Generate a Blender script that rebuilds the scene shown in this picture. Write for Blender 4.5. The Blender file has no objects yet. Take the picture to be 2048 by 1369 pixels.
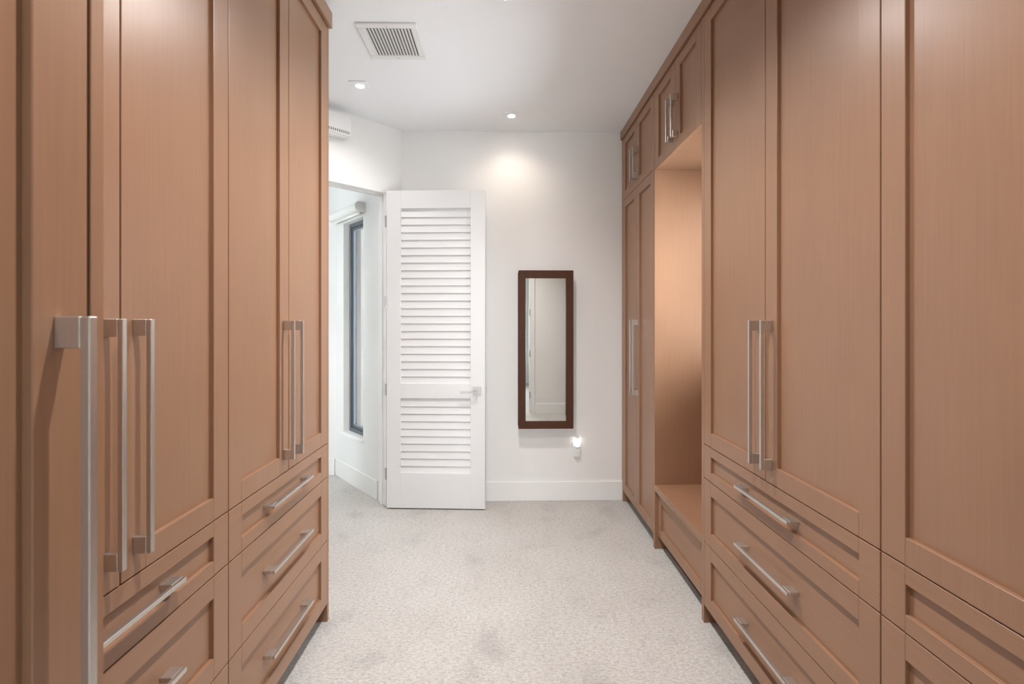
import bpy, bmesh, math, random
from mathutils import Vector, Matrix

random.seed(7)
scene = bpy.context.scene
COL = scene.collection

# ------------------------------------------------------------------ camera
F_PX = 900.0
cam_d = bpy.data.cameras.new('camera')
cam = bpy.data.objects.new('camera', cam_d)
COL.objects.link(cam)
cam.location = (0, 0, 1.43)
cam.rotation_euler = (math.radians(90), 0, -math.atan(17 / F_PX))
cam_d.sensor_fit = 'HORIZONTAL'
cam_d.sensor_width = 36
cam_d.lens = F_PX * 36 / 2048
cam_d.shift_y = -39.5 / 2048
cam_d.clip_start = 0.02
cam_d.dof.use_dof = True
cam_d.dof.focus_distance = 2.6
cam_d.dof.aperture_fstop = 6.3
scene.camera = cam

# ------------------------------------------------------------------ world: bright overcast sky
world = bpy.data.worlds.new('world')
scene.world = world
world.use_nodes = True
bg = world.node_tree.nodes['Background']
bg.inputs['Color'].default_value = (0.93, 0.965, 1.0, 1)
bg.inputs['Strength'].default_value = 14.0

vs = scene.view_settings
vs.view_transform = 'Standard'
vs.look = 'None'
vs.gamma = 1
vs.use_curve_mapping = False
vs.exposure = 1.33

SPOT_W = 58.0
WARM = (1.0, 0.975, 0.965)


def portal(name, loc, normal, w, h):
    """sky portal filling a window opening (guides sampling, emits nothing itself)"""
    ld = bpy.data.lights.new(name, 'AREA')
    ld.shape = 'RECTANGLE'
    ld.size, ld.size_y = w, h
    ld.cycles.is_portal = True
    o = bpy.data.objects.new(name, ld)
    COL.objects.link(o)
    o.location = loc
    o.rotation_euler = Vector(normal).to_track_quat('-Z', 'Z').to_euler()
    return o


# ------------------------------------------------------------------ materials
def new_mat(name):
    m = bpy.data.materials.new(name)
    m.use_nodes = True
    nt = m.node_tree
    return m, nt, nt.nodes['Principled BSDF']


def ramp(nt, fac, c0, c1, p0=0.3, p1=0.7):
    r = nt.nodes.new('ShaderNodeValToRGB')
    r.color_ramp.elements[0].position = p0
    r.color_ramp.elements[0].color = (*c0, 1)
    r.color_ramp.elements[1].position = p1
    r.color_ramp.elements[1].color = (*c1, 1)
    nt.links.new(fac, r.inputs['Fac'])
    return r.outputs['Color']


def noise(nt, vec, scale, detail=4, rough=0.55):
    n = nt.nodes.new('ShaderNodeTexNoise')
    n.inputs['Scale'].default_value = scale
    n.inputs['Detail'].default_value = detail
    n.inputs['Roughness'].default_value = rough
    nt.links.new(vec, n.inputs['Vector'])
    return n.outputs['Fac']


def coords(nt, scale=(1, 1, 1)):
    tc = nt.nodes.new('ShaderNodeTexCoord')
    mp = nt.nodes.new('ShaderNodeMapping')
    mp.inputs['Scale'].default_value = scale
    nt.links.new(tc.outputs['Object'], mp.inputs['Vector'])
    return mp.outputs['Vector']


def mix(nt, a, b, fac, mode='MULTIPLY'):
    n = nt.nodes.new('ShaderNodeMix')
    n.data_type = 'RGBA'
    n.blend_type = mode
    n.inputs['Factor'].default_value = fac
    nt.links.new(a, n.inputs[6])
    nt.links.new(b, n.inputs[7])
    return n.outputs[2]


def bump(nt, height, bsdf, strength, dist=0.002):
    b = nt.nodes.new('ShaderNodeBump')
    b.inputs['Strength'].default_value = strength
    b.inputs['Distance'].default_value = dist
    nt.links.new(height, b.inputs['Height'])
    nt.links.new(b.outputs['Normal'], bsdf.inputs['Normal'])


def wood_mat(name, base, axis='z', rough=0.33, spec=0.6):
    m, nt, b = new_mat(name)
    s = [60, 60, 60]
    s['xyz'.index(axis)] = 1.6
    g = noise(nt, coords(nt, s), 2.4, 6, 0.6)
    c_lo = tuple(c * 0.955 for c in base)
    c_hi = tuple(c * 1.035 for c in base)
    grain = ramp(nt, g, c_lo, c_hi, 0.35, 0.65)
    bl = noise(nt, coords(nt, (1, 1, 0.6)), 3.0, 3, 0.5)
    blot = ramp(nt, bl, (0.90, 0.90, 0.91), (1, 1, 1), 0.3, 0.7)
    nt.links.new(mix(nt, grain, blot, 1.0), b.inputs['Base Color'])
    b.inputs['Roughness'].default_value = rough
    b.inputs['Specular IOR Level'].default_value = spec
    bump(nt, g, b, 0.05, 0.0006)
    return m


WOOD_C = (0.325, 0.176, 0.102)
M = {}
M['wood'] = wood_mat('stained_maple_upright', WOOD_C, 'z')
M['wood_h'] = wood_mat('stained_maple_level', WOOD_C, 'y')
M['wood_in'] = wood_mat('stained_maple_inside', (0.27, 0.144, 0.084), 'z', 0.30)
M['kick_gap_shade'] = wood_mat('toe_kick_and_gap_shade_maple', (0.075, 0.024, 0.009), 'y', 0.6, 0.2)  # dark toe-kick wood; on carcasses it paints shade into the door gaps
M['walnut'] = wood_mat('dark_walnut', (0.072, 0.026, 0.0115), 'z', 0.5, 0.2)


def paint(name, col, rough=0.6, bumps=0.04):
    m, nt, b = new_mat(name)
    v = coords(nt)
    n1 = noise(nt, v, 1.3, 3)
    nt.links.new(ramp(nt, n1, tuple(c * 0.985 for c in col), col), b.inputs['Base Color'])
    b.inputs['Roughness'].default_value = rough
    bump(nt, noise(nt, v, 220, 2), b, bumps, 0.0006)
    return m


M['wall'] = paint('wall_paint', (0.80, 0.795, 0.78), 0.62)
M['ceil'] = paint('ceiling_paint', (0.89, 0.905, 0.925), 0.7)
M['trim'] = paint('trim_paint', (0.82, 0.815, 0.80), 0.38, 0.015)
M['door'] = paint('door_paint', (0.74, 0.735, 0.735), 0.38, 0.015)
M['plastic'] = paint('white_plastic', (0.80, 0.80, 0.79), 0.35, 0.0)
M['shade'] = paint('blind_cassette', (0.78, 0.78, 0.75), 0.4, 0.0)


def metal(name, col, rough, met=1.0):
    m, nt, b = new_mat(name)
    b.inputs['Metallic'].default_value = met
    n1 = noise(nt, coords(nt, (200, 200, 12)), 3, 2)
    nt.links.new(ramp(nt, n1, tuple(c * 0.92 for c in col), col), b.inputs['Base Color'])
    b.inputs['Roughness'].default_value = rough
    return m


M['nickel'] = metal('brushed_nickel', (0.66, 0.635, 0.60), 0.31, 0.88)
M['steel'] = metal('satin_steel', (0.50, 0.48, 0.46), 0.35)
M['alu'] = paint('slate_window_frame', (0.115, 0.13, 0.145), 0.42, 0.0)
M['dark'] = paint('slot_shade_grey', (0.24, 0.24, 0.245), 0.8, 0.0)  # grey that stands in for the shade inside slots

# carpet
m, nt, b = new_mat('loop_carpet')
w = nt.nodes.new('ShaderNodeTexNoise')
v0 = coords(nt, (80, 230, 1))
n_fine = noise(nt, v0, 1.0, 3, 0.6)
v1 = coords(nt, (38, 90, 1))
n_mid = noise(nt, v1, 1.0, 2, 0.5)
n_blot = noise(nt, coords(nt), 2.1, 5, 0.55)
n_stain = noise(nt, coords(nt), 4.3, 3, 0.5)
c1 = ramp(nt, n_fine, (0.455, 0.43, 0.402), (0.645, 0.622, 0.592), 0.36, 0.60)
c2 = ramp(nt, n_mid, (0.84, 0.84, 0.84), (1, 1, 1), 0.36, 0.56)
c3 = ramp(nt, n_blot, (0.93, 0.925, 0.92), (1, 1, 1), 0.35, 0.6)
c4 = ramp(nt, n_stain, (0.86, 0.86, 0.87), (1, 1, 1), 0.29, 0.43)
cc = mix(nt, mix(nt, mix(nt, c1, c2, 1), c3, 1), c4, 1)
nt.links.new(cc, b.inputs['Base Color'])
b.inputs['Roughness'].default_value = 0.95
b.inputs['Specular IOR Level'].default_value = 0.1
b.inputs['Sheen Weight'].default_value = 0.15
bump(nt, n_fine, b, 0.6, 0.006)
nt.nodes.remove(w)
M['carpet'] = m

m, nt, b = new_mat('mirror_glass')
b.inputs['Metallic'].default_value = 1
b.inputs['Base Color'].default_value = (0.86, 0.89, 0.87, 1)
b.inputs['Roughness'].default_value = 0.01
M['mirror'] = m

m, nt, b = new_mat('window_glass')
nt.nodes.remove(b)
tr = nt.nodes.new('ShaderNodeBsdfTransparent')
tr.inputs['Color'].default_value = (0.95, 0.97, 0.97, 1)
gl = nt.nodes.new('ShaderNodeBsdfGlossy')
gl.inputs['Roughness'].default_value = 0.02
fr = nt.nodes.new('ShaderNodeFresnel')
fr.inputs['IOR'].default_value = 1.45
mx = nt.nodes.new('ShaderNodeMixShader')
nt.links.new(fr.outputs[0], mx.inputs[0])
nt.links.new(tr.outputs[0], mx.inputs[1])
nt.links.new(gl.outputs[0], mx.inputs[2])
nt.links.new(mx.outputs[0], nt.nodes['Material Output'].inputs['Surface'])
M['glass'] = m


def emit(name, col, s):
    m, nt, b = new_mat(name)
    b.inputs['Base Color'].default_value = (*col, 1)
    b.inputs['Emission Color'].default_value = (*col, 1)
    b.inputs['Emission Strength'].default_value = s
    return m


M['lamp'] = emit('lamp_lens', (1.0, 0.93, 0.84), 30.0)
M['night'] = emit('night_light_lens', (1.0, 0.98, 0.95), 1.1)


# ------------------------------------------------------------------ geometry helpers
class MB:
    """collects solid pieces into one mesh"""

    def __init__(self):
        self.bm = bmesh.new()

    def box(self, lo, hi, bev=0.0, xf=None):
        lo, hi = [min(a, c) for a, c in zip(lo, hi)], [max(a, c) for a, c in zip(lo, hi)]
        t = bmesh.new()
        bmesh.ops.create_cube(t, size=1)
        for v in t.verts:
            v.co = Vector([lo[i] + (v.co[i] + 0.5) * (hi[i] - lo[i]) for i in range(3)])
        if bev:
            bmesh.ops.bevel(t, geom=list(t.edges), offset=bev, segments=1, affect='EDGES', profile=0.5)
        if xf:
            t.transform(xf)
        self._add(t)
        return self

    def prism(self, pts, z0, z1):
        t = bmesh.new()
        vs_ = [t.verts.new((x, y, z0)) for x, y in pts]
        f = t.faces.new(vs_)
        r = bmesh.ops.extrude_face_region(t, geom=[f])
        for e in r['geom']:
            if isinstance(e, bmesh.types.BMVert):
                e.co.z = z1
        bmesh.ops.recalc_face_normals(t, faces=list(t.faces))
        self._add(t)
        return self

    def cyl(self, r, depth, xf, seg=32, r2=None, bev=0.0):
        t = bmesh.new()
        bmesh.ops.create_cone(t, cap_ends=True, segments=seg, radius1=r, radius2=r if r2 is None else r2, depth=depth)
        if bev:
            ed = [e for e in t.edges if abs(e.verts[0].co.z - e.verts[1].co.z) < 1e-6]
            bmesh.ops.bevel(t, geom=ed, offset=bev, segments=2, affect='EDGES', profile=0.5)
        t.transform(xf)
        self._add(t)
        return self

    def _add(self, t):
        me = bpy.data.meshes.new('tmp')
        t.to_mesh(me)
        t.free()
        self.bm.from_mesh(me)
        bpy.data.meshes.remove(me)

    def mesh(self, name, mat, smooth=False):
        me = bpy.data.meshes.new(name)
        self.bm.to_mesh(me)
        self.bm.free()
        me.materials.append(mat)
        if smooth:
            for p in me.polygons:
                p.use_smooth = True
            me.set_sharp_from_angle(angle=math.radians(40))
        return me

    def obj(self, name, mat, parent=None, loc=None, smooth=False):
        return link(name, self.mesh(name, mat, smooth), parent, loc)


def link(name, me, parent=None, loc=None):
    o = bpy.data.objects.new(name, me)
    COL.objects.link(o)
    if parent:
        o.parent = parent
    if loc:
        o.location = loc
    return o


def tag(o, label, cat, group=None, kind=None):
    o['label'] = label
    o['category'] = cat
    if group:
        o['group'] = group
    if kind:
        o['kind'] = kind
    return o


def thing(name, label, cat, loc=(0, 0, 0), rz=0.0, group=None, kind=None):
    o = bpy.data.objects.new(name, None)
    o.empty_display_size = 0.1
    COL.objects.link(o)
    o.location = loc
    o.rotation_euler = (0, 0, rz)
    return tag(o, label, cat, group, kind)


def struct(o, label, cat):
    return tag(o, label, cat, None, 'structure')


# ------------------------------------------------------------------ layout
XR, XL, XD = 0.953, -0.8405, -0.534     # cabinet faces: right run, left run, deep left unit
YW, HC = 3.609, 2.96                    # far wall, ceiling
PHI = math.radians(42.5)                # doorway wall is turned by this
D1 = Vector((-math.cos(PHI), -math.sin(PHI), 0))   # along the doorway wall, away from the corner
D2 = Vector((-math.sin(PHI), math.cos(PHI), 0))    # through the doorway
C0 = Vector((-0.814, YW, 0))
J0 = C0 + 0.12 * D1                     # hinge-side edge of the doorway
C2 = J0 + 0.985 * D2
XWL, XWR, YWB = -1.70, 1.56, -0.03

# floor and ceiling
OUT = [(-3.32, 4.374), (-1.47, 4.374), (C2.x + .11, C2.y + .10), (-0.79, 3.63), (-0.79, 3.729), (1.68, 3.729), (1.68, -0.15),
       (2.12, -0.15), (2.12, -3.72), (-2.12, -3.72), (-2.12, -0.15), (-1.82, -0.15), (-1.82, 1.38), (-3.32, 1.38)]
struct(MB().prism(OUT, -0.12, 0).obj('floor', M['carpet']), 'pale grey-beige looped carpet covering the floor', 'carpet')
struct(MB().prism(OUT, HC, HC + 0.12).obj('ceiling', M['ceil']), 'flat white painted ceiling', 'ceiling')


def frame_xf(origin, u, v):
    """local (u along, v through, z up) -> world"""
    m = Matrix.Identity(4)
    m.col[0][:3] = u
    m.col[1][:3] = v
    m.col[2][:3] = (0, 0, 1)
    m.col[3][:3] = origin
    return m


def wall(name, label, p, q, thick, openings=(), z1=HC, mat='wall'):
    """wall with its room face from p to q; thick >0 grows to the left of p->q; openings (a, b, z0, z1) along it"""
    p, q = Vector((*p, 0)), Vector((*q, 0))
    L = (q - p).length
    u = (q - p) / L
    v = Vector((-u.y, u.x, 0))
    if thick < 0:
        v = -v
    us = sorted({0.0, L, *[o[0] for o in openings], *[o[1] for o in openings]})
    zs = sorted({0.0, z1, *[o[2] for o in openings], *[o[3] for o in openings]})
    bm = bmesh.new()
    cells = {}
    for i in range(len(us) - 1):
        for k in range(len(zs) - 1):
            cu, cz = (us[i] + us[i + 1]) / 2, (zs[k] + zs[k + 1]) / 2
            if not any(o[0] < cu < o[1] and o[2] < cz < o[3] for o in openings):
                cells[(i, k)] = 1
    t = abs(thick)
    vert = {}

    def V(i, s, k):
        if (i, s, k) not in vert:
            vert[(i, s, k)] = bm.verts.new(p + u * us[i] + v * (t * s) + Vector((0, 0, zs[k])))
        return vert[(i, s, k)]
    for (i, k) in cells:
        bm.faces.new([V(i, 0, k), V(i + 1, 0, k), V(i + 1, 0, k + 1), V(i, 0, k + 1)])
        bm.faces.new([V(i, 1, k), V(i, 1, k + 1), V(i + 1, 1, k + 1), V(i + 1, 1, k)])
        if (i - 1, k) not in cells:
            bm.faces.new([V(i, 0, k), V(i, 0, k + 1), V(i, 1, k + 1), V(i, 1, k)])
        if (i + 1, k) not in cells:
            bm.faces.new([V(i + 1, 0, k), V(i + 1, 1, k), V(i + 1, 1, k + 1), V(i + 1, 0, k + 1)])
        if (i, k - 1) not in cells:
            bm.faces.new([V(i, 0, k), V(i, 1, k), V(i + 1, 1, k), V(i + 1, 0, k)])
        if (i, k + 1) not in cells:
            bm.faces.new([V(i, 0, k + 1), V(i + 1, 0, k + 1), V(i + 1, 1, k + 1), V(i, 1, k + 1)])
    bmesh.ops.recalc_face_normals(bm, faces=list(bm.faces))
    me = bpy.data.meshes.new(name)
    bm.to_mesh(me)
    bm.free()
    me.materials.append(M[mat])
    return struct(link(name, me), label, 'wall')


NW = (2.19, 2.78, 1.12, 2.35)        # niche window: y0, y1, z0, z1
AW = (-0.6, 0.6, 0.40, 2.0)          # wide window of the room behind the rear doorway
HW = (-2.95, -2.35, 0.9, 2.2)           # unseen window, added to brighten the room beyond the doorway
SW = (0.4275, 0.826, 0.43, 2.33)     # slim window beside the doorway: s0, s1, z0, z1

wall('wall_far', 'white far wall behind the mirror cabinet and the open louvred door', (C0.x, YW), (1.68, YW), 0.12)
wall('wall_doorway', 'white angled wall with the open doorway', C0.xy, (C0 + D1 * 1.202).xy, -0.12, [(0.12, 0.90, 0, 2.45)])
pA, pB = J0 + 0.12 * D2, J0 + 0.985 * D2
wall('wall_slim_window', 'white wall beyond the doorway holding the slim dark-framed window', pA.xy, pB.xy, -0.12,
     [(SW[0] - 0.12, SW[1] - 0.12, SW[2], SW[3])])
wall('wall_hall_end', 'short white wall glimpsed at the end beyond the doorway', (C2.x + 0.02, C2.y), (-3.32, C2.y), -0.12)
wall('wall_hall_side', 'white side wall of the room beyond the doorway', (-3.2, C2.y), (-3.2, 1.38), -0.12)
wall('wall_hall_near', 'white near wall of the room beyond the doorway', (-3.2, 1.5), (-1.82, 1.5), -0.12, [(3.2 + HW[0], 3.2 + HW[1], HW[2], HW[3])])
wall('wall_left', 'white wall behind the left-hand wardrobes', (XWL, 2.80), (XWL, YWB), -0.12)
wall('wall_right', 'white wall behind the right-hand wardrobes', (XWR, YW), (XWR, YWB), 0.12,
     [(YW - NW[1], YW - NW[0], NW[2], NW[3])])
wall('wall_back', 'white wall opposite the mirror with a doorway in it', (-2.12, YWB), (2.12, YWB), -0.12, [(2.12 - 0.46, 2.12 + 0.43, 0, 2.45)])
wall('wall_annex_left', 'white left wall of the room behind the rear doorway', (-2.0, -0.15), (-2.0, -3.6), -0.12)
wall('wall_annex_right', 'white right wall of the room behind the rear doorway', (2.0, -0.15), (2.0, -3.6), 0.12)
wall('wall_annex_back', 'white window wall of the room behind the rear doorway', (-2.12, -3.6), (2.12, -3.6), -0.12,
     [(2.12 + AW[0], 2.12 + AW[1], AW[2], AW[3])])

portal('sky_portal_niche', (XWR + 0.11, (NW[0] + NW[1]) / 2, (NW[2] + NW[3]) / 2), (-1, 0, 0), NW[1] - NW[0], NW[3] - NW[2])
portal('sky_portal_hall', ((HW[0] + HW[1]) / 2, 1.39, (HW[2] + HW[3]) / 2), (0, 1, 0), HW[1] - HW[0], HW[3] - HW[2])
sp = J0 + D2 * (SW[0] + SW[1]) / 2 - D1 * 0.114
portal('sky_portal_slim', (sp.x, sp.y, (SW[2] + SW[3]) / 2), D1, SW[1] - SW[0], SW[3] - SW[2])
portal('sky_portal_annex', ((AW[0] + AW[1]) / 2, -3.71, (AW[2] + AW[3]) / 2), (0, 1, 0), AW[1] - AW[0], AW[3] - AW[2])


# baseboards
def baseboard(name, label, p, q, side=1, h=0.153):
    p, q = Vector((*p, 0)), Vector((*q, 0))
    u = (q - p).normalized()
    v = Vector((-u.y, u.x, 0)) * side
    o = MB().box((0, 0, 0), ((q - p).length, 0.015, h), 0.002, frame_xf((0, 0, 0), u, v)).obj(name, M['trim'], None, p)
    return struct(o, label, 'baseboard')


baseboard('baseboard_far', 'tall plain white baseboard along the far wall', (C0.x + 0.01, YW), (XR + 0.004, YW), -1)
baseboard('baseboard_hall_window', 'tall white baseboard under the slim window beyond the doorway', (J0 + 0.155 * D2).xy, (J0 + 0.98 * D2).xy, 1)
baseboard('baseboard_hall_end', 'tall white baseboard on the short end wall beyond the doorway', (C2.x - 0.012, C2.y), (-3.2, C2.y), 1)
baseboard('baseboard_doorway', 'tall white baseboard on the angled wall left of the doorway', (C0 + D1 * 0.93).xy, (C0 + D1 * 1.19).xy, 1)
baseboard('baseboard_back', 'white baseboard right of the rear doorway seen in the mirror', (0.492, YWB), (XR + 0.05, YWB), 1)


# door frame of the angled doorway
def door_frame(name, label, origin, u, v, w0, w1, zt, wt, stop_at):
    t = thing(name, label, 'door frame', origin, 0, None, 'structure')
    xf = frame_xf((0, 0, 0), u, v)
    MB().box((w0, -0.004, 0), (w0 + 0.016, wt + 0.004, zt), 0.001, xf).obj('jamb', M['trim'], t)
    MB().box((w1 - 0.016, -0.004, 0), (w1, wt + 0.004, zt), 0.001, xf).obj('jamb', M['trim'], t)
    MB().box((w0 + 0.016, -0.004, zt - 0.016), (w1 - 0.016, wt + 0.004, zt), 0.001, xf).obj('head_jamb', M['trim'], t)
    s = MB()
    s.box((w0 + 0.016, stop_at, 0), (w0 + 0.028, stop_at + 0.035, zt - 0.016), 0.001, xf)
    s.box((w1 - 0.028, stop_at, 0), (w1 - 0.016, stop_at + 0.035, zt - 0.016), 0.001, xf)
    s.box((w0 + 0.028, stop_at, zt - 0.028), (w1 - 0.028, stop_at + 0.035, zt - 0.016), 0.001, xf)
    s.obj('door_stop', M['trim'], t)
    return t


door_frame('trim_1', 'white door frame lining the angled doorway', C0, D1, D2, 0.12, 0.90, 2.45, 0.12, 0.045)
fb = door_frame('trim_2', 'white door frame of the rear doorway with hinge plates', (0, YWB, 0), Vector((1, 0, 0)), Vector((0, -1, 0)), -0.46, 0.43, 2.45, 0.12, 0.05)
MB().box((0.432, 0.0, 0), (0.490, 0.014, 2.51), 0.002).box((-0.515, 0.0, 0), (-0.462, 0.014, 2.51), 0.002).box((-0.462, 0.0, 2.452), (0.432, 0.014, 2.51), 0.002).obj('casing', M['trim'], fb)
for hz in (0.29, 0.94, 1.585, 2.2):
    MB().box((0.412, -0.04, hz - 0.05), (0.4135, 0.004, hz + 0.05), 0).cyl(0.007, 0.1, Matrix.Translation((0.410, 0.010, hz)), 12).obj('hinge', M['steel'], fb)


# ------------------------------------------------------------------ windows
def window(name, label, origin, u, v, w, z0, z1, fw=0.05, mat='alu', sill=True, mid=False):
    """u along the wall, v outwards; origin = lower corner on the plane of the frame"""
    t = thing(name, label, 'window', origin, 0, None, 'structure')
    xf = frame_xf((0, 0, 0), u, v)
    h = z1 - z0
    f = MB()
    f.box((0, 0, 0), (fw, 0.05, h), 0.002, xf).box((w - fw, 0, 0), (w, 0.05, h), 0.002, xf)
    f.box((fw, 0, 0), (w - fw, 0.05, fw), 0.002, xf).box((fw, 0, h - fw), (w - fw, 0.05, h), 0.002, xf)
    f.obj('window_frame', M[mat], t)
    g = MB()
    a, b2 = fw, fw + 0.030
    g.box((a, 0.012, a), (b2, 0.048, h - a), 0.002, xf).box((w - b2, 0.012, a), (w - a, 0.048, h - a), 0.002, xf)
    g.box((b2, 0.012, a), (w - b2, 0.048, b2), 0.002, xf).box((b2, 0.012, h - b2), (w - b2, 0.048, h - a), 0.002, xf)
    if mid:
        g.box((w / 2 - 0.03, 0.012, b2), (w / 2 + 0.03, 0.048, h - b2), 0.002, xf)
    g.obj('sash', M[mat], t)
    MB().box((b2 - 0.005, 0.028, b2 - 0.005), (w - b2 + 0.005, 0.033, h - b2 + 0.005), 0, xf).obj('pane', M['glass'], t)
    if sill:
        d = sill
        MB().box((-0.02, -d - 0.025, -0.022), (w + 0.02, -d, 0.004), 0.003, xf).box((0.001, -d, -0.005), (w - 0.001, -0.001, 0.004), 0, xf).obj('window_sill', M['trim'], t)
    return t


o1 = J0 + D2 * SW[0] - D1 * 0.055
window('window_1', 'slim tall window with slate-grey frame beyond the doorway', (o1.x, o1.y, SW[2]), D2, -D1, SW[1] - SW[0], SW[2], SW[3], 0.034, 'alu', 0.055)
window('window_2', 'white-framed window at the back of the bench niche', (XWR + 0.03, NW[0], NW[2]), Vector((0, 1, 0)), Vector((1, 0, 0)), NW[1] - NW[0], NW[2], NW[3], 0.04, 'trim', 0.03)
window('added_window_3', 'unseen white-framed window added to light the room beyond the angled doorway', (HW[0], 1.47, HW[2]), Vector((1, 0, 0)), Vector((0, -1, 0)), HW[1] - HW[0], HW[2], HW[3], 0.05, 'trim', 0.03)
window('window_4', 'wide white-framed window of the room behind the rear doorway', (AW[0], -3.63, AW[2]), Vector((1, 0, 0)), Vector((0, -1, 0)), AW[1] - AW[0], AW[2], AW[3], 0.05, 'trim', 0.03, True)

# roller blind cassette above the slim window
o2 = J0 + D2 * 0.388
bl = thing('roller_blind', 'rolled-up white blind cassette above the slim window', 'blind', (o2.x, o2.y, 2.396))
xf = frame_xf((0, 0, 0), D2, D1)
rot = Matrix.Rotation(math.radians(90), 4, 'Y')
MB().cyl(0.040, 0.56, xf @ Matrix.Translation((0.285, 0.052, 0)) @ rot, 40).obj('cassette', M['shade'], bl, None, True)
for u0 in (0.0, 0.57):
    c = MB().cyl(0.0435, 0.022, xf @ Matrix.Translation((u0, 0.052, 0)) @ rot, 40, None, 0.003)
    c.box((u0 - 0.010, 0.001, -0.041), (u0 + 0.010, 0.045, 0.041), 0.002, xf)
    c.obj('end_cap', M['plastic'], bl, None, True)
MB().box((0.012, 0.040, -0.060), (0.558, 0.048, -0.036), 0.002, xf).obj('bottom_bar', M['shade'], bl)

# air unit high on the angled wall
au = C0 + D1 * 0.445
ac = thing('air_unit', 'white rounded air unit with slotted underside high above the doorway', 'air unit', (au.x, au.y, 2.762))
xf = frame_xf((0, 0, 0), D1, -D2)
t = bmesh.new()
prof = []
Wd, Hd, rr = 0.42, 0.150, 0.035
for cx, cz, a0 in ((Wd - rr, Hd - rr, 0), (rr, Hd - rr, 90), (rr * 0.4, rr * 0.4, 180), (Wd - rr * 0.4, rr * 0.4, 270)):
    r_ = rr if cz > 0.05 else rr * 0.4
    for k in range(7):
        a = math.radians(a0 + k * 15)
        prof.append((cx + r_ * math.cos(a), cz + r_ * math.sin(a)))
f = t.faces.new([t.verts.new((x, 0.001, z)) for x, z in prof])
ex = bmesh.ops.extrude_face_region(t, geom=[f])
for e in ex['geom']:
    if isinstance(e, bmesh.types.BMVert):
        e.co.y = 0.075
bmesh.ops.recalc_face_normals(t, faces=list(t.faces))
te = [e for e in t.edges if e.verts[0].co.y > 0.07 and e.verts[1].co.y > 0.07]
bmesh.ops.bevel(t, geom=te, offset=0.012, segments=3, affect='EDGES', profile=0.5)
t.transform(xf)
mb = MB()
mb._add(t)
mb.obj('housing', M['plastic'], ac, None, True)
sl = MB().box((0.012, 0.0745, 0.012), (Wd - 0.012, 0.0765, 0.030), 0, xf).mesh('grille', M['dark'])
link('grille', sl, ac)
rib = MB().box((0, 0.0755, 0.011), (0.006, 0.0785, 0.031), 0, xf).mesh('grille_rib', M['plastic'])
for k in range(26):
    link('grille_rib', rib, ac, D1 * (0.016 + 0.015 * k))
MB().box((0.03, 0.006, -0.010), (Wd - 0.03, 0.060, 0.0), 0.002, xf).obj('outlet_flap', M['plastic'], ac)


# ------------------------------------------------------------------ cabinets
class Side:
    """maps (depth behind face, y, z) to a thing's local coordinates; s=+1 right run, -1 left run"""

    def __init__(self, s):
        self.s = s

    def box(self, mb, d0, d1, y0, y1, z0, z1, bev=0.0012):
        return mb.box((self.s * d0, y0, z0), (self.s * d1, y1, z1), bev)


HANDLES = {}


def handle_mesh(s, axis, length):
    key = (s, axis, round(length, 3))
    if key not in HANDLES:
        mb = MB()
        pl, pr, bt, wd = 0.038, 0.030, 0.011, 0.0065
        for e in (-1, 1):
            a, c = sorted((e * length / 2, e * (length / 2 - pl)))
            if axis == 'z':
                mb.box((0, -wd, a), (-s * pr, wd, c), 0.001)
            else:
                mb.box((0, a, -wd), (-s * pr, c, wd), 0.001)
        if axis == 'z':
            mb.box((-s * (pr - 0.0003), -0.0058, -length / 2), (-s * (pr + bt), 0.0058, length / 2), 0.0012)
        else:
            mb.box((-s * (pr - 0.0003), -length / 2, -0.0058), (-s * (pr + bt), length / 2, 0.0058), 0.0012)
        HANDLES[key] = mb.mesh('handle', M['nickel'])
    return HANDLES[key]


GAP = 0.0018


def front(par, S, name, y0, y1, z0, z1, stile=0.068, rail=0.065, d=0.0, handle=None, th=0.021, rec=0.0115, horiz=False):
    """shaker door or drawer front: frame mesh, recessed panel child, bar handle child"""
    y0, y1, z0, z1 = y0 + GAP, y1 - GAP, z0 + GAP, z1 - GAP
    m_ = 'wood_h' if horiz else 'wood'
    fr = MB()
    S.box(fr, d, d + th, y0, y0 + stile, z0, z1)
    S.box(fr, d, d + th, y1 - stile, y1, z0, z1)
    S.box(fr, d, d + th, y0 + stile, y1 - stile, z0, z0 + rail, 0.0008)
    S.box(fr, d, d + th, y0 + stile, y1 - stile, z1 - rail, z1, 0.0008)
    o = fr.obj(name, M[m_], par)
    pn = MB()
    S.box(pn, d + rec, d + th - 0.001, y0 + stile - 0.004, y1 - stile + 0.004, z0 + rail - 0.004, z1 - rail + 0.004, 0)
    pn.obj('panel', M[m_], o)
    if handle:
        axis, hy, hz, ln = handle
        dd = d + (rec if (axis == 'y') else 0)
        link('handle', handle_mesh(S.s, axis, ln), o, (S.s * dd, hy, hz))
    return o


ZK, Z1, Z2, Z3 = 0.085, 0.390, 0.692, 0.852


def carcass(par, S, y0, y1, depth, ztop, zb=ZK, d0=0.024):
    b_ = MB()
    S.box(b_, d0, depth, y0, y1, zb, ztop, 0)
    b_.obj('carcass', M['kick_gap_shade'], par)  # carcass darkened so the gaps between fronts look shaded
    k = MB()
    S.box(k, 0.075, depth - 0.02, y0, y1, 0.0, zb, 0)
    k.obj('toe_kick', M['kick_gap_shade'], par)


def end_panel(par, S, y0, y1, depth, ztop, zb=0.0, d0=0.0):
    e = MB()
    S.box(e, d0, depth, y0, y1, zb, ztop, 0.001)
    return e.obj('end_panel', M['wood'], par)


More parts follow.
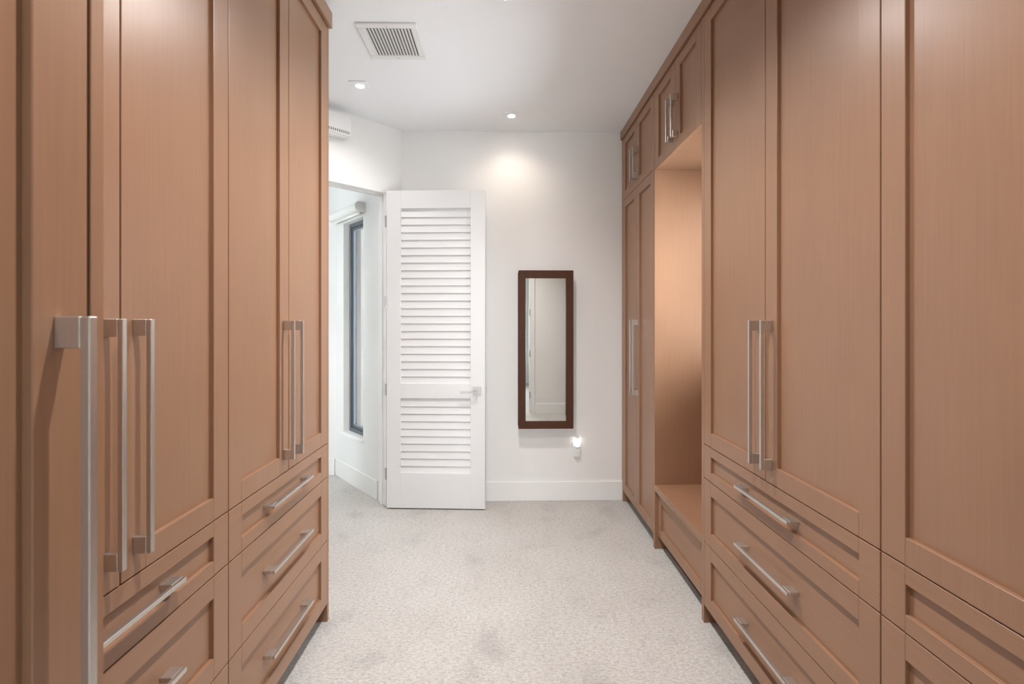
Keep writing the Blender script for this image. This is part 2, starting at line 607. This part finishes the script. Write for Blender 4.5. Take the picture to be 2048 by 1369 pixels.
def drawer_wardrobe(label, S, x, ya, yb, ztop, depth, hl=0.34, zt=1.437, zbm=0.905, drop_drawer_handles=False):
    """wardrobe with two tall doors over three drawers between world y = ya (near) and yb (far)"""
    t = thing('drawer_wardrobe', label, 'wardrobe', (x, (ya + yb) / 2, 0), 0, 'brown shaker wardrobes')
    h = (yb - ya) / 2
    carcass(t, S, -h, h, depth, ztop)
    zc, L = (zt + zbm) / 2, zt - zbm
    front(t, S, 'door', -h, 0, Z3, ztop, handle=('z', -0.038, zc, L))
    front(t, S, 'door', 0, h, Z3, ztop, handle=('z', 0.038, zc, L))
    front(t, S, 'drawer', -h, h, Z2, Z3, rail=0.042, horiz=True, handle=('y', 0, (Z2 + Z3) / 2, hl))
    front(t, S, 'drawer', -h, h, Z1, Z2, rail=0.062, horiz=True, handle=('y', 0, (Z1 + Z2) / 2, hl))
    front(t, S, 'drawer', -h, h, ZK, Z1, rail=0.062, horiz=True, handle=('y', 0, (ZK + Z1) / 2, hl))
    return t, h


R, Lf = Side(1), Side(-1)
DR = XWR - XR - 0.005
DL = XL - XWL - 0.005
ZTR, ZTL = 2.888, 2.842

# --- right run
t = thing('tall_wardrobe', 'brown shaker wardrobe with four doors against the white far wall', 'wardrobe', (XR, (3.570 + 2.846) / 2, 0), 0, 'brown shaker wardrobes')
h = (3.570 - 2.846) / 2
carcass(t, R, -h, h, DR, ZTR)
end_panel(t, R, h, h + 0.036, DR, ZTR, 0, 0.0)
end_panel(t, R, -h - 0.026, -h, DR, ZTR, 0, 0.0)
ZU = 2.400
for (a, c, hs) in ((-h, 0, -1), (0, h, 1)):
    front(t, R, 'door', a, c, ZK, ZU, stile=0.060, handle=('z', hs * 0.036, 1.180, 0.535))
    front(t, R, 'upper_door', a, c, ZU, ZTR, stile=0.060, rail=0.060, handle=('z', hs * 0.036, 2.565, 0.22))

# bench and the cabinet above it
YB0, YB1 = 2.149, 2.819
h = (YB1 - YB0) / 2
t = thing('window_bench', 'low built-in wooden bench with shaker front inside the lit niche', 'bench', (XR, (YB0 + YB1) / 2, 0))
s_ = MB()
R.box(s_, 0.0, DR, -h, h, 0.365, 0.405, 0.0015)
s_.obj('seat', M['wood_h'], t)
carcass(t, R, -h, h, DR, 0.364, 0.085, 0.042)
front(t, R, 'front_panel', -h, h, 0.085, 0.365, stile=0.055, rail=0.055, d=0.019, horiz=True)
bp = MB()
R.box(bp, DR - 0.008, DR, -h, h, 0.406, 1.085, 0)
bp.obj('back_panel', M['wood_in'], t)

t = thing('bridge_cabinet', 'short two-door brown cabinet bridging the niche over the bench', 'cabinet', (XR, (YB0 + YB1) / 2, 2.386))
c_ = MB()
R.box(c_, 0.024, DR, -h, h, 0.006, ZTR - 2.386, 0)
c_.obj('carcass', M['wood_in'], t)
for (a, c, hs) in ((-h, 0, -1), (0, h, 1)):
    front(t, R, 'door', a, c, 0.0, ZTR - 2.386, stile=0.066, rail=0.060, handle=('z', hs * 0.036, 0.178, 0.24))

t, h = drawer_wardrobe('brown shaker wardrobe with doors above three drawers beside the bench niche', R, XR, 1.120, 2.122, ZTR, DR)
end_panel(t, R, h, h + 0.026, DR, ZTR)
t, h = drawer_wardrobe('brown shaker wardrobe across the aisle from the deep wardrobe', R, XR, 0.118, 1.120, ZTR, DR)
end_panel(t, R, -h - 0.026, -h, DR, ZTR)

c_ = MB()
c_.box((-0.012, 0, 0), (DR, YW - 0.090 - 0.002, HC - ZTR - 0.006), 0.0015)
tag(c_.obj('cornice', M['wood_h'], None, (XR, 0.090, ZTR + 0.005)), 'long flat brown cornice board above the wardrobes on the bench side', 'cornice')

# --- left run
t, h = drawer_wardrobe('brown shaker wardrobe with doors above three drawers nearest the open doorway', Lf, XL, 1.392, 2.163, ZTL, DL, 0.33)
end_panel(t, Lf, h, h + 0.019, DL, ZTL)
t, h = drawer_wardrobe('brown shaker wardrobe with drawers between the deep wardrobe and the doorway wardrobe', Lf, XL, 0.616, 1.392, ZTL, DL, 0.33)
c_ = MB()
c_.box((0.015, 0, 0), (-DL, 2.187 - 0.620, 0.076), 0.0015)
tag(c_.obj('cornice', M['wood_h'], None, (XL, 0.620, ZTL + 0.004)), 'flat brown cornice board above the wardrobes on the doorway side', 'cornice')

# deep unit beside the camera
DD = XD - XWL - 0.005
ya, yb = 0.026, 0.590
h = (yb - ya) / 2
t = thing('drawer_wardrobe', 'deep brown shaker wardrobe with one tall door standing proud of the run beside it', 'wardrobe', (XD, (ya + yb) / 2, 0), 0, 'brown shaker wardrobes')
carcass(t, Lf, -h, h, DD, ZTL)
front(t, Lf, 'door', -h, h, Z3, ZTL, handle=('z', h - 0.039, 1.171, 0.532))
front(t, Lf, 'drawer', -h, h, Z2, Z3, rail=0.042, horiz=True, handle=('y', 0, (Z2 + Z3) / 2, 0.33))
front(t, Lf, 'drawer', -h, h, Z1, Z2, rail=0.062, horiz=True, handle=('y', 0, (Z1 + Z2) / 2, 0.33))
front(t, Lf, 'drawer', -h, h, ZK, Z1, rail=0.062, horiz=True, handle=('y', 0, (ZK + Z1) / 2, 0.33))
end_panel(t, Lf, h + 0.003, h + 0.022, DD, ZTL)
end_panel(t, Lf, -h - 0.022, -h - 0.001, DD, ZTL)
c_ = MB()
c_.box((0.015, 0, 0), (-DD, 0.606, 0.076), 0.0015)
tag(c_.obj('cornice', M['wood_h'], None, (XD, 0.006, ZTL + 0.004)), 'flat brown cornice board above the deep wardrobe', 'cornice')

# ------------------------------------------------------------------ louvred door
DH = Vector((-0.894, 3.458, 0))
ang = math.radians(-2.885)
dr = thing('door_1', 'open white louvred door with square-rose lever handle', 'door', (DH.x, DH.y, 0.010), ang, None, 'structure')
DW, DTOP, DT = 0.755, 2.427, 0.038
st0, st1 = 0.1075, 0.644
MB().box((0, 0, 0), (st0, DT, DTOP), 0.0015).obj('stile', M['door'], dr)
MB().box((st1, 0, 0), (DW, DT, DTOP), 0.0015).obj('stile', M['door'], dr)
for nm, za, zb in (('bottom_rail', 0.0, 0.2685), ('lock_rail', 0.8395, 0.9525), ('top_rail', 2.291, DTOP)):
    MB().box((st0, 0.0003, za), (st1, DT - 0.0003, zb), 0.001).obj(nm, M['door'], dr)
PITCH = 0.0583
sx = Matrix.Rotation(math.radians(-11), 4, 'X')
slat = MB().box((st0 - 0.004, -0.003, -0.0385), (st1 + 0.004, 0.003, 0.0385), 0.002, sx).mesh('slat', M['door'])
for za, zb in ((0.2685, 0.8395), (0.9525, 2.291)):
    n = round((zb - za) / PITCH)
    p_ = (zb - za) / n
    for k in range(n):
        link('slat', slat, dr, (0, 0.0215, za + p_ * (k + 0.5)))
for hz in (0.262, 0.904, 1.573, 2.192):
    hb = MB().cyl(0.0065, 0.088, Matrix.Translation((-0.007, 0.0015, hz)), 14)
    hb.box((-0.006, 0.004, hz - 0.044), (-0.0005, 0.034, hz + 0.044), 0.0008)
    hb.obj('hinge', M['steel'], dr, None, True)
for sgn, y0 in ((1, 0.0), (-1, DT)):
    rs = MB().box((0.663, y0, 0.868), (0.724, y0 - sgn * 0.009, 0.930), 0.0012).obj('handle_rose', M['steel'], dr)
    lv = MB().cyl(0.0105, 0.045, Matrix.Translation((0.694, y0 - sgn * 0.030, 0.899)) @ Matrix.Rotation(math.radians(90), 4, 'X'), 20)
    lv.box((0.572, y0 - sgn * 0.044, 0.8885), (0.705, y0 - sgn * 0.060, 0.8965), 0.0015)
    lv.obj('lever', M['steel'], rs, None, False)
MB().box((DW - 0.0002, 0.008, 0.870), (DW + 0.0012, 0.030, 0.928), 0).box((DW, 0.012, 0.893), (DW + 0.010, 0.026, 0.907), 0.001).obj('latch', M['steel'], dr)

# ------------------------------------------------------------------ mirror cabinet
mc = thing('mirror_cabinet', 'tall dark walnut wall cabinet with mirrored front on the far wall', 'mirror', (0.3315, YW, 0.599))
W2, Hm = 0.2145, 1.236
MB().box((-W2 - 0.002, -0.088, 0.012), (W2 - 0.006, -0.0005, Hm - 0.012), 0.002).obj('body', M['walnut'], mc)
f = MB()
f.box((-W2, -0.109, 0), (-W2 + 0.055, -0.089, Hm), 0.0015).box((W2 - 0.058, -0.109, 0), (W2, -0.089, Hm), 0.0015)
f.box((-W2 + 0.055, -0.1088, 0), (W2 - 0.058, -0.089, 0.060), 0.001).box((-W2 + 0.055, -0.1088, Hm - 0.062), (W2 - 0.058, -0.089, Hm), 0.001)
fo = f.obj('door', M['walnut'], mc)
MB().box((-W2 + 0.053, -0.103, 0.058), (W2 - 0.056, -0.099, Hm - 0.060), 0).obj('mirror_glass', M['mirror'], fo)

# ------------------------------------------------------------------ night light on its socket
nl = thing('night_light', 'small lit white plug-in night light below the mirror cabinet', 'night light', (0.590, YW, 0.350))
MB().box((-0.034, -0.006, -0.003), (0.034, -0.0005, 0.112), 0.002).obj('socket_plate', M['plastic'], nl)
MB().box((-0.023, -0.034, 0.004), (0.023, -0.006, 0.078), 0.005).obj('plug_body', M['plastic'], nl)
MB().cyl(0.021, 0.010, Matrix.Translation((0, -0.020, 0.083)), 28, None, 0.002).obj('collar', M['plastic'], nl, None, True)
ln = MB().cyl(0.0175, 0.066, Matrix.Translation((0, -0.020, 0.121)), 28, None, 0.004)
ln.obj('lens', M['night'], nl, None, True)
MB().cyl(0.0185, 0.016, Matrix.Translation((0, -0.020, 0.162)), 28, 0.006).obj('cap', M['plastic'], nl, None, True)
MB().box((-0.0012, -0.0345, 0.026), (0.0012, -0.0338, 0.042), 0).obj('slot', M['dark'], nl)


# ------------------------------------------------------------------ ceiling fittings
def downlight(x, y, label, group=None, watts=SPOT_W, colour=WARM):
    t = thing('downlight', label, 'downlight', (x, y, HC), 0, group)
    a, r = 0.059, 0.027
    # square plate with a round aperture, slightly proud of the ceiling
    bm = bmesh.new()
    N = 48
    ring = {}
    for zi, z in enumerate((-0.0005, -0.006)):
        for k in range(N):
            an = 2 * math.pi * (k + 0.5) / N
            cx, cy = math.cos(an), math.sin(an)
            q = a / max(abs(cx), abs(cy))
            # snap nearest samples to true corners
            ox, oy = cx * q, cy * q
            if abs(abs(ox) - abs(oy)) < a * 0.09:
                ox, oy = math.copysign(a, ox), math.copysign(a, oy)
            ring[(zi, 'o', k)] = bm.verts.new((ox, oy, z))
            ring[(zi, 'i', k)] = bm.verts.new((cx * r, cy * r, z))
    for k in range(N):
        j = (k + 1) % N
        for q4 in ([(1, 'o', k), (1, 'o', j), (1, 'i', j), (1, 'i', k)], [(0, 'o', k), (0, 'i', k), (0, 'i', j), (0, 'o', j)],
                   [(0, 'o', k), (0, 'o', j), (1, 'o', j), (1, 'o', k)], [(0, 'i', k), (1, 'i', k), (1, 'i', j), (0, 'i', j)]):
            try:
                bm.faces.new([ring[z] for z in q4])
            except ValueError:
                pass
    bmesh.ops.remove_doubles(bm, verts=list(bm.verts), dist=1e-5)
    bmesh.ops.recalc_face_normals(bm, faces=list(bm.faces))
    me = bpy.data.meshes.new('trim_plate')
    bm.to_mesh(me)
    bm.free()
    me.materials.append(M['ceil'])
    link('trim_plate', me, t)
    MB().cyl(r + 0.001, 0.002, Matrix.Translation((0, 0, -0.002)), 32).obj('lens', M['lamp'], t)
    ld = bpy.data.lights.new('downlight_beam', 'SPOT')
    ld.energy = watts
    ld.color = colour
    ld.spot_size = math.radians(140)
    ld.spot_blend = 1.0
    ld.shadow_soft_size = 0.028
    lo = bpy.data.objects.new('downlight_beam', ld)
    COL.objects.link(lo)
    lo.parent = t
    lo.location = (0, 0, -0.012)
    return t


downlight(0.059, 3.326, 'square recessed ceiling downlight washing the wall above the mirror cabinet', None, 5.5, (1.0, 0.83, 0.68))
downlight(-0.926, 2.923, 'square recessed ceiling downlight near the doorway wall', None, 11.0)
downlight(0.008, 2.100, 'square recessed ceiling downlight over the middle of the aisle')
downlight(0.000, 0.85, 'square recessed ceiling downlight over the aisle between deep wardrobe and drawers', None, 64.0)
vt = thing('ceiling_vent', 'square white ceiling air vent with parallel slats', 'vent', (-0.602, 2.460, HC))
o_, i_ = 0.156, 0.120
f = MB()
f.box((-o_, -o_, -0.010), (o_, -i_, -0.0005), 0.003).box((-o_, i_, -0.010), (o_, o_, -0.0005), 0.003)
f.box((-o_, -i_, -0.010), (-i_, i_, -0.0005), 0.003).box((i_, -i_, -0.010), (o_, i_, -0.0005), 0.003)
f.obj('vent_frame', M['plastic'], vt)
MB().box((-i_, -i_, -0.0025), (i_, i_, -0.0008), 0).obj('shade_plate', M['dark'], vt)  # no hole behind: dark plate paints the shade between the slats
vs_ = MB().box((-0.0056, -i_ + 0.001, -0.0006), (0.0056, i_ - 0.001, 0.0006), 0, Matrix.Rotation(math.radians(18), 4, 'Y')).mesh('slat', M['plastic'])
for k in range(14):
    link('slat', vs_, vt, (-i_ + 0.0065 + 0.01705 * k, 0, -0.0068))
scr = MB().cyl(0.0028, 0.002, Matrix.Translation((0, 0, -0.0108)), 12).mesh('screw', M['steel'])
for yy in (-0.138, 0.138):
    link('screw', scr, vt, (0, yy, 0))
